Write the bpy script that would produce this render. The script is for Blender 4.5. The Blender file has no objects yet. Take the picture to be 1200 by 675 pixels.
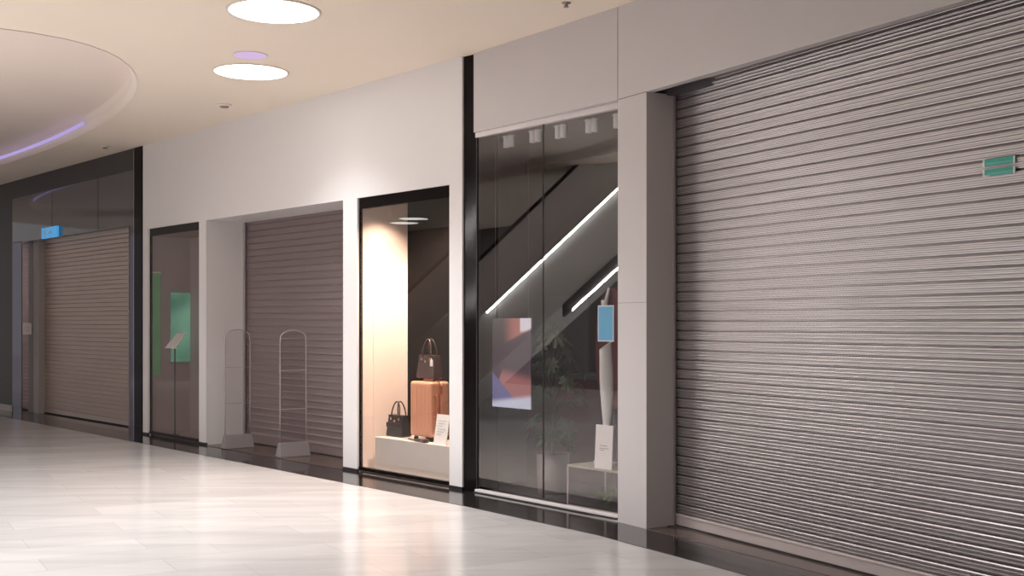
import bpy, bmesh, math, random
from mathutils import Vector, Matrix
random.seed(7)
PI = math.pi
SC = bpy.context.scene
COL = SC.collection

# ------------------------------------------------------------------ camera model (1200 x 675 photograph)
F = 1360.0          # focal length in photograph pixels
EYE = 1.6
HOR = 378.0         # horizon row
CX = 600.0
CEIL = EYE + 2.53

# ------------------------------------------------------------------ materials
def new_mat(name):
    m = bpy.data.materials.new(name); m.use_nodes = True
    nt = m.node_tree
    for n in list(nt.nodes): nt.nodes.remove(n)
    out = nt.nodes.new('ShaderNodeOutputMaterial')
    return m, nt, out

def pbr(name, col, rough=.5, metal=0.0, spec=.5, var=.0, scale=8.0, bump=0.0, bscale=60.0, coat=0.0, emis=None, estr=0.0, rvar=0.0):
    m, nt, out = new_mat(name)
    b = nt.nodes.new('ShaderNodeBsdfPrincipled')
    nt.links.new(b.outputs[0], out.inputs[0])
    b.inputs['Roughness'].default_value = rough
    b.inputs['Metallic'].default_value = metal
    b.inputs['Specular IOR Level'].default_value = spec
    b.inputs['Coat Weight'].default_value = coat
    c = (col[0], col[1], col[2], 1)
    b.inputs['Base Color'].default_value = c
    tc = nt.nodes.new('ShaderNodeTexCoord')
    if var > 0 or rvar > 0:
        nz = nt.nodes.new('ShaderNodeTexNoise'); nz.inputs['Scale'].default_value = scale; nz.inputs['Detail'].default_value = 4
        nt.links.new(tc.outputs['Object'], nz.inputs['Vector'])
    if var > 0:
        mx = nt.nodes.new('ShaderNodeMixRGB')
        mx.inputs[1].default_value = tuple(max(0, x*(1-var)) for x in col) + (1,)
        mx.inputs[2].default_value = tuple(min(1, x*(1+var)) for x in col) + (1,)
        nt.links.new(nz.outputs['Fac'], mx.inputs[0])
        nt.links.new(mx.outputs[0], b.inputs['Base Color'])
    if rvar > 0:
        mr = nt.nodes.new('ShaderNodeMapRange')
        mr.inputs['To Min'].default_value = max(.02, rough-rvar); mr.inputs['To Max'].default_value = rough+rvar
        nt.links.new(nz.outputs['Fac'], mr.inputs['Value']); nt.links.new(mr.outputs[0], b.inputs['Roughness'])
    if bump > 0:
        n2 = nt.nodes.new('ShaderNodeTexNoise'); n2.inputs['Scale'].default_value = bscale; n2.inputs['Detail'].default_value = 3
        nt.links.new(tc.outputs['Object'], n2.inputs['Vector'])
        bp = nt.nodes.new('ShaderNodeBump'); bp.inputs['Strength'].default_value = bump; bp.inputs['Distance'].default_value = .002
        nt.links.new(n2.outputs['Fac'], bp.inputs['Height']); nt.links.new(bp.outputs[0], b.inputs['Normal'])
    if emis:
        b.inputs['Emission Color'].default_value = emis + (1,)
        b.inputs['Emission Strength'].default_value = estr
    return m

def emit(name, col, s):
    m, nt, out = new_mat(name)
    e = nt.nodes.new('ShaderNodeEmission'); e.inputs[0].default_value = col + (1,); e.inputs[1].default_value = s
    nt.links.new(e.outputs[0], out.inputs[0])
    return m

def glass(name, tint=(.92, .92, .92), ior=1.5, rough=0.0):
    """thin clear pane: mirror reflection by Fresnel, straight-through transmission otherwise"""
    m, nt, out = new_mat(name)
    t = nt.nodes.new('ShaderNodeBsdfTransparent'); t.inputs[0].default_value = tint + (1,)
    g = nt.nodes.new('ShaderNodeBsdfGlossy'); g.inputs['Roughness'].default_value = rough
    f = nt.nodes.new('ShaderNodeFresnel'); f.inputs[0].default_value = ior
    geo = nt.nodes.new('ShaderNodeNewGeometry')
    mx = nt.nodes.new('ShaderNodeMixShader')
    # Fresnel evaluated from outside on both faces
    mul = nt.nodes.new('ShaderNodeMath'); mul.operation = 'MULTIPLY'
    sub = nt.nodes.new('ShaderNodeMath'); sub.operation = 'SUBTRACT'; sub.inputs[0].default_value = 1
    nt.links.new(geo.outputs['Backfacing'], sub.inputs[1])
    nt.links.new(f.outputs[0], mul.inputs[0]); nt.links.new(sub.outputs[0], mul.inputs[1])
    nt.links.new(mul.outputs[0], mx.inputs[0]); nt.links.new(t.outputs[0], mx.inputs[1]); nt.links.new(g.outputs[0], mx.inputs[2])
    nt.links.new(mx.outputs[0], out.inputs[0])
    return m

def floor_mat():
    m, nt, out = new_mat('pale_stone_tiles')
    b = nt.nodes.new('ShaderNodeBsdfPrincipled'); nt.links.new(b.outputs[0], out.inputs[0])
    tc = nt.nodes.new('ShaderNodeTexCoord'); mp = nt.nodes.new('ShaderNodeMapping')
    mp.inputs['Rotation'].default_value = (0, 0, math.radians(-30))
    nt.links.new(tc.outputs['Object'], mp.inputs[0])
    br = nt.nodes.new('ShaderNodeTexBrick'); br.offset = .37; br.squash = 1
    br.inputs['Scale'].default_value = 1; br.inputs['Brick Width'].default_value = 1.15; br.inputs['Row Height'].default_value = .42
    br.inputs['Mortar Size'].default_value = .003; br.inputs['Mortar Smooth'].default_value = .1; br.inputs['Bias'].default_value = .1
    br.inputs['Color1'].default_value = (.63, .61, .60, 1); br.inputs['Color2'].default_value = (.565, .545, .535, 1)
    br.inputs['Mortar'].default_value = (.49, .47, .455, 1)
    nt.links.new(mp.outputs[0], br.inputs['Vector'])
    m2 = nt.nodes.new('ShaderNodeMapping'); m2.inputs['Rotation'].default_value = (0, 0, math.radians(-30)); m2.inputs['Scale'].default_value = (.35, 3.2, 1)
    nt.links.new(tc.outputs['Object'], m2.inputs[0])
    nz = nt.nodes.new('ShaderNodeTexNoise'); nz.inputs['Scale'].default_value = 1.6; nz.inputs['Detail'].default_value = 5; nz.inputs['Distortion'].default_value = .6
    nt.links.new(m2.outputs[0], nz.inputs['Vector'])
    mr = nt.nodes.new('ShaderNodeMapRange'); mr.inputs['From Min'].default_value = .3; mr.inputs['From Max'].default_value = .7
    mr.inputs['To Min'].default_value = .9; mr.inputs['To Max'].default_value = 1.06
    nt.links.new(nz.outputs['Fac'], mr.inputs['Value'])
    mx = nt.nodes.new('ShaderNodeMixRGB'); mx.blend_type = 'MULTIPLY'; mx.inputs[0].default_value = 1
    nt.links.new(br.outputs['Color'], mx.inputs[1]); nt.links.new(mr.outputs[0], mx.inputs[2])
    nt.links.new(mx.outputs[0], b.inputs['Base Color'])
    b.inputs['Roughness'].default_value = .17; b.inputs['Specular IOR Level'].default_value = .55
    return m

def slat_mat(name, col, rough, metal, holes, px=.0105, pz=.0125, dark=(.03, .027, .028)):
    m, nt, out = new_mat(name)
    b = nt.nodes.new('ShaderNodeBsdfPrincipled'); nt.links.new(b.outputs[0], out.inputs[0])
    b.inputs['Roughness'].default_value = rough; b.inputs['Metallic'].default_value = metal
    tc = nt.nodes.new('ShaderNodeTexCoord')
    mpn = nt.nodes.new('ShaderNodeMapping'); mpn.inputs['Scale'].default_value = (.5, 8, 9)
    nt.links.new(tc.outputs['Object'], mpn.inputs[0])
    nz = nt.nodes.new('ShaderNodeTexNoise'); nz.inputs['Scale'].default_value = 1.5; nz.inputs['Detail'].default_value = 4
    nt.links.new(mpn.outputs[0], nz.inputs['Vector'])
    mx = nt.nodes.new('ShaderNodeMixRGB')
    mx.inputs[1].default_value = tuple(x*.86 for x in col)+(1,); mx.inputs[2].default_value = tuple(min(1, x*1.12) for x in col)+(1,)
    nt.links.new(nz.outputs['Fac'], mx.inputs[0])
    last = mx.outputs[0]
    if holes:
        sp = nt.nodes.new('ShaderNodeSeparateXYZ'); nt.links.new(tc.outputs['Object'], sp.inputs[0])
        def M(op, a, bb=None, c=None):
            n = nt.nodes.new('ShaderNodeMath'); n.operation = op
            for i, v in enumerate((a, bb, c)):
                if v is None: continue
                if isinstance(v, (int, float)): n.inputs[i].default_value = v
                else: nt.links.new(v, n.inputs[i])
            return n.outputs[0]
        v = M('MULTIPLY', sp.outputs['Z'], 1/pz); u = M('ADD', M('MULTIPLY', sp.outputs['X'], 1/px), M('MULTIPLY', M('FLOOR', v), .5))
        fu = M('SUBTRACT', M('FRACT', u), .5); fv = M('SUBTRACT', M('FRACT', v), .5)
        d = M('SQRT', M('ADD', M('MULTIPLY', fu, fu), M('MULTIPLY', fv, fv)))
        hole = M('LESS_THAN', d, .29)
        m2 = nt.nodes.new('ShaderNodeMixRGB'); nt.links.new(hole, m2.inputs[0])
        nt.links.new(last, m2.inputs[1]); m2.inputs[2].default_value = dark+(1,)
        last = m2.outputs[0]
        mm = M('MULTIPLY', M('SUBTRACT', 1.0, hole), metal); nt.links.new(mm, b.inputs['Metallic'])
    nt.links.new(last, b.inputs['Base Color'])
    return m

def poster_mat():
    """an abstract print of soft overlapping colour fields, in object coordinates (x across, z up)"""
    m, nt, out = new_mat('abstract_print')
    b = nt.nodes.new('ShaderNodeBsdfPrincipled'); nt.links.new(b.outputs[0], out.inputs[0]); b.inputs['Roughness'].default_value = .35
    tc = nt.nodes.new('ShaderNodeTexCoord'); sp = nt.nodes.new('ShaderNodeSeparateXYZ'); nt.links.new(tc.outputs['Object'], sp.inputs[0])
    def M(op, a, bb=None):
        n = nt.nodes.new('ShaderNodeMath'); n.operation = op
        for i, v in enumerate((a, bb)):
            if v is None: continue
            if isinstance(v, (int, float)): n.inputs[i].default_value = v
            else: nt.links.new(v, n.inputs[i])
        return n.outputs[0]
    X = sp.outputs['X']; Z = sp.outputs['Z']
    def field(ax, az, c, soft):       # smooth mask of the half plane ax*X+az*Z > c
        s = M('SUBTRACT', M('ADD', M('MULTIPLY', X, ax), M('MULTIPLY', Z, az)), c)
        n = nt.nodes.new('ShaderNodeMapRange'); n.interpolation_type = 'SMOOTHSTEP'
        n.inputs['From Min'].default_value = -soft; n.inputs['From Max'].default_value = soft
        nt.links.new(s, n.inputs['Value']); return n.outputs[0]
    def mix(prev, colr, mask):
        n = nt.nodes.new('ShaderNodeMixRGB'); nt.links.new(mask, n.inputs[0])
        if isinstance(prev, tuple): n.inputs[1].default_value = prev+(1,)
        else: nt.links.new(prev, n.inputs[1])
        n.inputs[2].default_value = colr+(1,); return n.outputs[0]
    # panel is 0..POSTER_W across, 0..POSTER_H up
    c = mix((.03, .026, .026), (.42, .16, .14), M('MULTIPLY', field(1, 0, .24, .10), field(0, 1, .58, .05)))
    c = mix(c, (.80, .85, .95), M('MULTIPLY', field(1, 0, .41, .012), field(0, 1, .70, .02)))
    c = mix(c, (.035, .012, .035), M('MULTIPLY', field(.35, -1, -.53, .02), field(.5, 1, .22, .08)))
    c = mix(c, (.36, .14, .14), M('MULTIPLY', field(1, -.55, -.04, .012), field(-.15, -1, -.36, .06)))
    c = mix(c, (.13, .13, .33), field(-1, -1.35, -.44, .015))
    c = mix(c, (.62, .72, .90), field(.12, -1, -.05, .03))
    nt.links.new(c, b.inputs['Base Color'])
    return m

def screen_mat():
    m, nt, out = new_mat('green_screen_picture')
    e = nt.nodes.new('ShaderNodeEmission'); nt.links.new(e.outputs[0], out.inputs[0]); e.inputs[1].default_value = .85
    tc = nt.nodes.new('ShaderNodeTexCoord'); nz = nt.nodes.new('ShaderNodeTexNoise')
    nz.inputs['Scale'].default_value = 1.7; nz.inputs['Detail'].default_value = 1
    nt.links.new(tc.outputs['Object'], nz.inputs['Vector'])
    cr = nt.nodes.new('ShaderNodeValToRGB')
    cr.color_ramp.elements[0].position = .3; cr.color_ramp.elements[0].color = (.03, .12, .075, 1)
    cr.color_ramp.elements[1].position = .72; cr.color_ramp.elements[1].color = (.20, .42, .28, 1)
    nt.links.new(nz.outputs['Fac'], cr.inputs[0]); nt.links.new(cr.outputs[0], e.inputs[0])
    return m

def led_mat(): return emit('white_led', (1, .97, .95), 130)

MT = {}
MT['floor'] = floor_mat()
MT['hall_wall'] = pbr('hall_wall_paint', (.20, .185, .185), .6, var=.02)
MT['hall_dark'] = pbr('hall_grey_paint', (.30, .27, .27), .6, var=.02)
MT['ceiling'] = pbr('cream_plaster', (.90, .79, .675), .75, var=.015, scale=1.2)
MT['recess'] = pbr('pinkish_plaster', (.84, .73, .66), .75, var=.02, scale=.9)
MT['white_wall'] = pbr('white_panel', (.78, .755, .755), .45, var=.01, scale=1.5, bump=.03, bscale=200)
MT['grey_wall'] = pbr('pink_grey_panel', (.585, .55, .552), .42, var=.02, scale=1.3, bump=.03, bscale=200)
MT['seam'] = pbr('panel_joint', (.22, .19, .19), .7)
MT['granite'] = pbr('dark_granite', (.022, .018, .018), .10, spec=.6, var=.3, scale=30)
MT['threshold'] = pbr('brown_threshold', (.10, .066, .055), .22, spec=.55, var=.15, scale=12)
MT['black_gloss'] = pbr('black_gloss', (.007, .005, .005), .12, spec=.09)
MT['black_wall'] = pbr('black_wall_paint', (.003, .0022, .0022), .6, spec=.08)
MT['black_matt'] = pbr('black_matt', (.012, .010, .010), .5)
MT['dark_grey'] = pbr('dark_grey_paint', (.045, .040, .041), .45)
MT['fascia_glass'] = pbr('dark_fascia_glass', (.055, .055, .064), .07, spec=.9, coat=.6)
MT['mirror'] = pbr('polished_steel', (.55, .54, .60), .08, metal=1)
MT['mirror_dark'] = pbr('dark_polished_steel', (.17, .16, .21), .09, metal=1)
MT['post'] = pbr('pale_grey_paint', (.42, .39, .38), .4)
MT['jamb_metal'] = pbr('mauve_metal_frame', (.40, .36, .37), .35, metal=.3)
MT['bar'] = pbr('painted_bottom_bar', (.56, .49, .48), .4, metal=.25)
MT['slat_big'] = slat_mat('perforated_steel', (.52, .485, .49), .31, .8, True)
MT['slat_mid'] = slat_mat('brown_grey_slats', (.235, .185, .185), .42, .25, False)
MT['slat_far'] = slat_mat('bronze_grey_slats', (.66, .53, .47), .33, .8, False)
MT['bar_mid'] = pbr('brown_grey_bar', (.26, .20, .20), .4, metal=.3)
MT['bar_far'] = pbr('bronze_grey_bar', (.62, .50, .45), .35, metal=.7)
MT['glass'] = glass('clear_pane', (.94, .93, .92), 1.65)
MT['glass_dark'] = glass('tinted_pane', (.97, .95, .95), 2.4)
MT['acrylic'] = glass('clear_acrylic', (.93, .92, .92), 1.35)
MT['acrylic_edge'] = pbr('acrylic_edge', (.42, .36, .36), .2, spec=.5)
MT['gate_base'] = pbr('grey_plastic_base', (.26, .225, .225), .35)
MT['cream_wall'] = pbr('cream_display_wall', (.82, .715, .645), .5, var=.012, scale=2)
MT['brushed'] = pbr('brushed_silver', (.70, .66, .63), .34, metal=.4, var=.06, scale=14, rvar=.05)
MT['peach'] = pbr('rose_gold_shell', (.86, .42, .26), .32, metal=.35)
MT['peach_dark'] = pbr('rose_gold_trim', (.62, .22, .12), .3, metal=.5)
MT['leather'] = pbr('black_leather', (.018, .014, .015), .32, var=.2, scale=30, bump=.25, bscale=150)
MT['leather_brown'] = pbr('dark_brown_leather', (.055, .030, .028), .33, var=.2, scale=30, bump=.2, bscale=150)
MT['gold'] = pbr('pale_gold_metal', (.80, .60, .42), .25, metal=1)
MT['paper'] = pbr('white_card', (.82, .80, .79), .6)
MT['ink'] = pbr('grey_ink', (.30, .29, .30), .7)
MT['black_rubber'] = pbr('black_rubber', (.015, .015, .015), .6)
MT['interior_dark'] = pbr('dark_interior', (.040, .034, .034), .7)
MT['interior_brown'] = pbr('taupe_interior', (.40, .31, .30), .7)
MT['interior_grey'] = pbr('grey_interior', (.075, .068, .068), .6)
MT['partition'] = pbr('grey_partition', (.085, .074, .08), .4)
MT['burgundy'] = pbr('burgundy_panel', (.10, .016, .022), .5)
MT['lamp_white'] = pbr('white_lamp_body', (.88, .92, .90), .4)
MT['pot'] = pbr('grey_planter', (.16, .135, .135), .55, var=.05, scale=12)
MT['soil'] = pbr('dark_soil', (.03, .02, .015), .9, bump=.6, bscale=60)
MT['leaf'] = pbr('dark_green_leaf', (.030, .048, .012), .38, var=.5, scale=7)
MT['stem'] = pbr('green_brown_stem', (.055, .06, .025), .5)
MT['fern'] = pbr('bright_green_leaf', (.10, .20, .03), .45, var=.3, scale=12)
MT['cube_glass'] = glass('clear_table_glass', (.93, .92, .92), 1.45)
MT['cube_edge'] = pbr('pale_metal_edge', (.66, .58, .56), .35, metal=.4)
MT['table_top'] = pbr('pale_table_top', (.40, .37, .31), .4)
MT['wood'] = pbr('light_wood', (.55, .34, .16), .5, var=.15, scale=25)
MT['vase'] = pbr('glazed_white', (.74, .76, .73), .22, coat=.4)
MT['blue_sign'] = pbr('blue_sign_face', (.12, .42, .66), .35, emis=(.10, .40, .66), estr=.12)
MT['bluebox'] = pbr('blue_lit_sign', (.05, .25, .5), .4, emis=(.06, .30, .60), estr=.8)
MT['teal'] = pbr('teal_sticker', (.05, .42, .33), .35)
MT['teal_pale'] = pbr('pale_teal_sticker', (.12, .50, .46), .35)
MT['sticker_white'] = pbr('white_sticker_edge', (.78, .80, .80), .4)
MT['poster'] = poster_mat()
MT['screen'] = screen_mat()
MT['screen_frame'] = pbr('pale_green_frame', (.34, .42, .34), .4, metal=.2)
MT['green_poster'] = pbr('green_print', (.10, .26, .09), .5, var=.5, scale=3, emis=(.10, .22, .09), estr=.22)  # faint glow put into the print, which is no lamp
MT['lamp'] = emit('warm_lamp_disc', (1, .96, .90), 8)
MT['lavender_lamp'] = emit('lavender_lamp_disc', (.72, .52, .82), .95)
MT['violet_led'] = emit('violet_led', (.60, .48, .95), .75)
MT['led'] = led_mat()
MT['trim_ring'] = pbr('white_lamp_ring', (.84, .76, .68), .5)
MT['detector'] = pbr('detector_metal', (.35, .30, .26), .4, metal=.4)
MT['escal_white'] = pbr('white_escalator_cladding', (.80, .78, .76), .4)
MT['escal_dark'] = pbr('dark_escalator_cladding', (.05, .045, .045), .4)
MT['escal_grey'] = pbr('grey_balustrade', (.85, .83, .82), .5)
MT['handrail'] = pbr('black_handrail', (.02, .02, .02), .4)
MT['white_line'] = pbr('white_metal_sill', (.78, .72, .71), .35)
MT['tag'] = pbr('white_tag', (.85, .82, .80), .5)

# ------------------------------------------------------------------ mesh helpers
class MB:
    def __init__(self): self.v = []; self.f = []; self.sm = []
    def add(self, vs, fs, smooth=False):
        o = len(self.v); self.v += [tuple(p) for p in vs]; self.f += [tuple(i+o for i in q) for q in fs]; self.sm += [smooth]*len(fs)
        return self
    def box(self, x0, x1, y0, y1, z0, z1):
        vs = [(x0,y0,z0),(x1,y0,z0),(x1,y1,z0),(x0,y1,z0),(x0,y0,z1),(x1,y0,z1),(x1,y1,z1),(x0,y1,z1)]
        return self.add(vs, [(0,3,2,1),(4,5,6,7),(0,1,5,4),(1,2,6,5),(2,3,7,6),(3,0,4,7)])
    def prism(self, poly, z0, z1):          # poly in xy, counter-clockwise
        n = len(poly)
        vs = [(x,y,z0) for x,y in poly]+[(x,y,z1) for x,y in poly]
        return self.add(vs, [tuple(range(n-1,-1,-1)), tuple(range(n,2*n))]+[(i,(i+1)%n,n+(i+1)%n,n+i) for i in range(n)])
    def prism_y(self, poly, y0, y1):        # poly in xz
        n = len(poly)
        vs = [(x,y0,z) for x,z in poly]+[(x,y1,z) for x,z in poly]
        return self.add(vs, [tuple(range(n)), tuple(range(2*n-1,n-1,-1))]+[((i+1)%n,i,n+i,n+(i+1)%n) for i in range(n)])
    def lathe(self, prof, cx=0, cy=0, seg=32, cz=0, smooth=True):
        n = len(prof); vs = []
        for i in range(seg):
            a = 2*PI*i/seg
            for r, z in prof: vs.append((cx+r*math.cos(a), cy+r*math.sin(a), cz+z))
        fs = []
        for i in range(seg):
            j = (i+1) % seg
            for k in range(n-1): fs.append((i*n+k, j*n+k, j*n+k+1, i*n+k+1))
        if prof[0][0] > 1e-6: fs.append(tuple(i*n for i in range(seg-1, -1, -1)))
        if prof[-1][0] > 1e-6: fs.append(tuple(i*n+n-1 for i in range(seg)))
        return self.add(vs, fs, smooth)
    def tube(self, pts, r, seg=10, closed=False):
        pts = [Vector(p) for p in pts]; n = len(pts); vs = []; fs = []
        up = Vector((0.13, .21, .97))
        for i, p in enumerate(pts):
            a = pts[i-1] if (i or closed) else p; b = pts[(i+1) % n] if (i < n-1 or closed) else p
            t = (b-a).normalized()
            s = t.cross(up)
            if s.length < 1e-3: s = t.cross(Vector((1, 0, 0)))
            s.normalize(); w = s.cross(t)
            rr = r[i] if isinstance(r, (list, tuple)) else r
            for k in range(seg):
                q = 2*PI*k/seg; vs.append(p+s*(rr*math.cos(q))+w*(rr*math.sin(q)))
        m = n if closed else n-1
        for i in range(m):
            for k in range(seg):
                j = (i+1) % n; l = (k+1) % seg
                fs.append((i*seg+k, i*seg+l, j*seg+l, j*seg+k))
        if not closed: fs += [tuple(range(seg-1, -1, -1)), tuple((n-1)*seg+k for k in range(seg))]
        return self.add(vs, fs, True)
    def build(self, name, mat, parent=None, bevel=0.0, bseg=2, fix=True):
        me = bpy.data.meshes.new(name); me.from_pydata(self.v, [], self.f)
        for p, s in zip(me.polygons, self.sm): p.use_smooth = s
        me.update()
        if fix:
            bm = bmesh.new(); bm.from_mesh(me); bmesh.ops.recalc_face_normals(bm, faces=bm.faces); bm.to_mesh(me); bm.free()
        o = bpy.data.objects.new(name, me); COL.objects.link(o); me.materials.append(MT[mat] if isinstance(mat, str) else mat)
        if parent: o.parent = parent
        if bevel > 0:
            b = o.modifiers.new('bevel', 'BEVEL'); b.width = bevel; b.segments = bseg; b.limit_method = 'ANGLE'; b.angle_limit = math.radians(40)
        return o

class Sec:
    """one straight run of the shopfront: s along it, d deeper into the shop, z up"""
    def __init__(self, x, y, deg):
        self.o = Vector((x, y, 0)); self.a = math.radians(deg)
        self.u = Vector((math.cos(self.a), math.sin(self.a), 0)); self.n = Vector((-self.u.y, self.u.x, 0))
    def p(self, s, d, z=0): return self.o+self.u*s+self.n*d+Vector((0, 0, z))
    def s(self, px, d=0):               # where the sight line of image column px meets the plane at depth d
        r = (px-CX)/F; q = self.o+self.n*d
        return (r*q.y-q.x)/(self.u.x-r*self.u.y)
    def y(self, s, d=0): return self.p(s, d).y
    def z(self, py, s, d=0): return EYE+(HOR-py)*self.y(s, d)/F
    def place(self, o, s=0, d=0, z=0, turn=0):
        o.location = self.p(s, d, z); o.rotation_euler = (0, 0, self.a+turn); return o

A = Sec(-5.34, 16.68, -48.87)
B = Sec(-5.28, 16.60, -49.19)
C = Sec(-.36, 10.90, -52.95)
G = Sec(-.345, 10.92, -51.2)
D = Sec(.848, 9.30, -60.0)
S = Sec(1.29, 9.115, -61.5)

def tag(o, label=None, cat=None, group=None, kind=None):
    if label: o['label'] = label
    if cat: o['category'] = cat
    if group: o['group'] = group
    if kind: o['kind'] = kind
    return o
def thing(name, label, cat, sec=None, s=0, d=0, z=0, turn=0, group=None, kind=None):
    o = bpy.data.objects.new(name, None); COL.objects.link(o); o.empty_display_size = .2
    if sec: sec.place(o, s, d, z, turn)
    return tag(o, label, cat, group, kind)
def struct(o, label=None, cat=None):
    return tag(o, label, cat, None, 'structure')
def secmesh(sec, mb, name, mat, bevel=0):
    o = mb.build(name, mat, None, bevel); sec.place(o); return o
def copy_tree(o, parent=None):
    c = o.copy(); COL.objects.link(c)
    if parent: c.parent = parent
    for ch in list(o.children): copy_tree(ch, c)
    return c

# ------------------------------------------------------------------ camera
cam = bpy.data.cameras.new('camera'); co = bpy.data.objects.new('camera', cam); COL.objects.link(co)
co.location = (0, 0, EYE); co.rotation_euler = (PI/2, 0, 0)
cam.sensor_width = 36; cam.lens = 36*F/1200; cam.shift_y = (HOR-337.5)/1200; cam.clip_end = 300
SC.camera = co

# ------------------------------------------------------------------ floor and ceiling
fl = MB().box(-42, 14, -22, 46, -.2, 0).build('floor', 'floor')
struct(fl, 'glossy pale stone tile floor of the mall walkway', 'floor')

# facade corner points on plan
def xy(v): return (v.x, v.y)
endA = A.p(-13, 0); jAB = B.p(0, 0); endB = B.p(B.s(541.6), 0); startC = C.p(0, 0); endC = D.p(0, 0)
colP = D.p(D.s(757.5), 0)
endD = D.p(8.2, 0)

# opposite side of the hall: parallel to the white wall, never in the frame
def VW(v, w): return Vector((-B.u.x, -B.u.y, 0))*v+Vector((B.n.x, B.n.y, 0))*w
OPP0, OPP1 = VW(-9, -5.0), VW(34, -5.0)
# ceiling slab with an oval recess
def oval(scale_v, scale_w, n=72):
    V = Vector((-B.u.x, -B.u.y, 0)); W = B.n
    c = V*19.0+W*3.45; pts = []
    for i in range(n):
        a = 2*PI*i/n; ca, sa = math.cos(a), math.sin(a); e = 2/2.25
        pts.append(c+V*(scale_v*math.copysign(abs(ca)**e, ca))+W*(scale_w*math.copysign(abs(sa)**e, sa)))
    return pts
def ceiling_obj():
    bm = bmesh.new()
    W = B.n
    outer = [endA+A.n*.06, jAB+B.n*.06, endB+B.n*.06, startC+C.n*.06, endC+C.n*.06, endD+D.n*.06, Vector((7.0, -1.5, 0)), Vector((7.0, -7, 0)), OPP0, OPP1]
    # keep the far left edge behind the frame
    inner = oval(8.6, 2.52)
    def loop(pts, z):
        vs = [bm.verts.new((p.x, p.y, z)) for p in pts]
        return vs, [bm.edges.new((vs[i], vs[(i+1) % len(vs)])) for i in range(len(vs))]
    ov, oe = loop(outer, CEIL); iv, ie = loop(inner, CEIL)
    bmesh.ops.triangle_fill(bm, edges=oe+ie, use_beauty=True)
    ov2, oe2 = loop(outer, CEIL+.6)
    for i in range(len(ov)):
        j = (i+1) % len(ov); bm.faces.new((ov[i], ov[j], ov2[j], ov2[i]))
    bm.faces.new(ov2)
    me = bpy.data.meshes.new('ceiling'); bm.to_mesh(me); bm.free()
    o = bpy.data.objects.new('ceiling', me); COL.objects.link(o); me.materials.append(MT['ceiling'])
    return o
struct(ceiling_obj(), 'cream plaster ceiling curving along the shopfronts', 'ceiling')
# recess: rim lip, vertical wall and cap
def recess():
    bm = bmesh.new(); rings = []
    for sv, sw, z in ((8.6, 2.52, CEIL-.004), (8.54, 2.46, CEIL+.03), (8.54, 2.46, CEIL+.07), (8.50, 2.43, CEIL+.17)):
        rings.append([bm.verts.new((p.x, p.y, z)) for p in oval(sv, sw)])
    n = len(rings[0])
    for a, b in zip(rings, rings[1:]):
        for i in range(n): bm.faces.new((a[i], a[(i+1) % n], b[(i+1) % n], b[i])).smooth = True
    bm.faces.new(rings[-1])
    bmesh.ops.recalc_face_normals(bm, faces=bm.faces)
    me = bpy.data.meshes.new('ceiling_recess'); bm.to_mesh(me); bm.free()
    o = bpy.data.objects.new('ceiling_recess', me); COL.objects.link(o); me.materials.append(MT['recess'])
    return o
struct(recess(), 'long oval recess in the ceiling with a violet lit rim', 'ceiling')
led = oval(8.47, 2.39)
m = MB().tube([(p.x, p.y, CEIL+.06) for p in led[9:24]], .022, 8)
tag(m.build('light_strip', 'violet_led'), 'violet light strip along the rim of the oval ceiling recess', 'light')

# round ceiling lights
def ceiling_light(px=None, py=None, loc=None, label='', group='round ceiling lights', r=.36, power=55, spread=None):
    if loc is None:
        y = (CEIL-EYE)*F/(HOR-py); loc = ((px-CX)*y/F, y)
    t = thing('ceiling_light', label, 'ceiling light', group=group); t.location = (loc[0], loc[1], CEIL)
    MB().lathe([(r+.022, -.001), (r+.022, -.008), (r, -.010), (r, -.001)], seg=64).build('ring', 'trim_ring', t)
    MB().lathe([(0, -.006), (r, -.006), (r, -.002), (0, -.002)], seg=64, smooth=False).build('diffuser', 'lamp', t)
    l = bpy.data.lights.new('lamp', 'AREA'); l.shape = 'DISK'; l.size = 2*r*.95; l.energy = power; l.color = (.965, .97, .99); l.spread = math.radians(spread or SPREAD)
    lo = bpy.data.objects.new('lamp', l); COL.objects.link(lo); lo.location = (0, 0, -.02); lo.parent = t
    return t
P0 = 60; LK = 1.0; SPREAD = 110
ceiling_light(321, 13, label='large glowing round ceiling light cut near the top of the view', power=P0*.75)
ceiling_light(294, 84, label='glowing round ceiling light nearer the white shopfront wall', power=P0*.55)
for v, w, pw in ((8.2, 1.9, 112), (12.0, .2, 90), (5.2, .1, 45), (-3.0, -1.6, 15),
                 (1.0, -2.6, 40), (5.0, -2.6, 70), (9.2, -2.8, 85), (13.4, -2.8, 85), (17.6, -2.8, 85), (22.94, -2.87, 70), (24.07, -3.4, 70),
                 (28.5, .5, 60)):  # unseen lamps added to light the hall; a far pair follows window reflections
    q = VW(v, w)
    ceiling_light(loc=(q.x, q.y), label='unseen round ceiling light out over the open walkway', group='round ceiling lights over the open walkway', power=pw*LK, spread=154)
# small lavender lamp between the two
y = (CEIL-EYE)*F/(HOR-64.5)
t = thing('ceiling_spotlight', 'small dim lavender round light between the two large ceiling lights', 'ceiling light'); t.location = ((293-CX)*y/F, y, CEIL)
MB().lathe([(.168, -.001), (.168, -.006), (.155, -.007), (.155, -.001)], seg=48).build('ring', 'trim_ring', t)
MB().lathe([(0, -.005), (.155, -.005), (.155, -.002), (0, -.002)], seg=48, smooth=False).build('diffuser', 'lavender_lamp', t)
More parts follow.
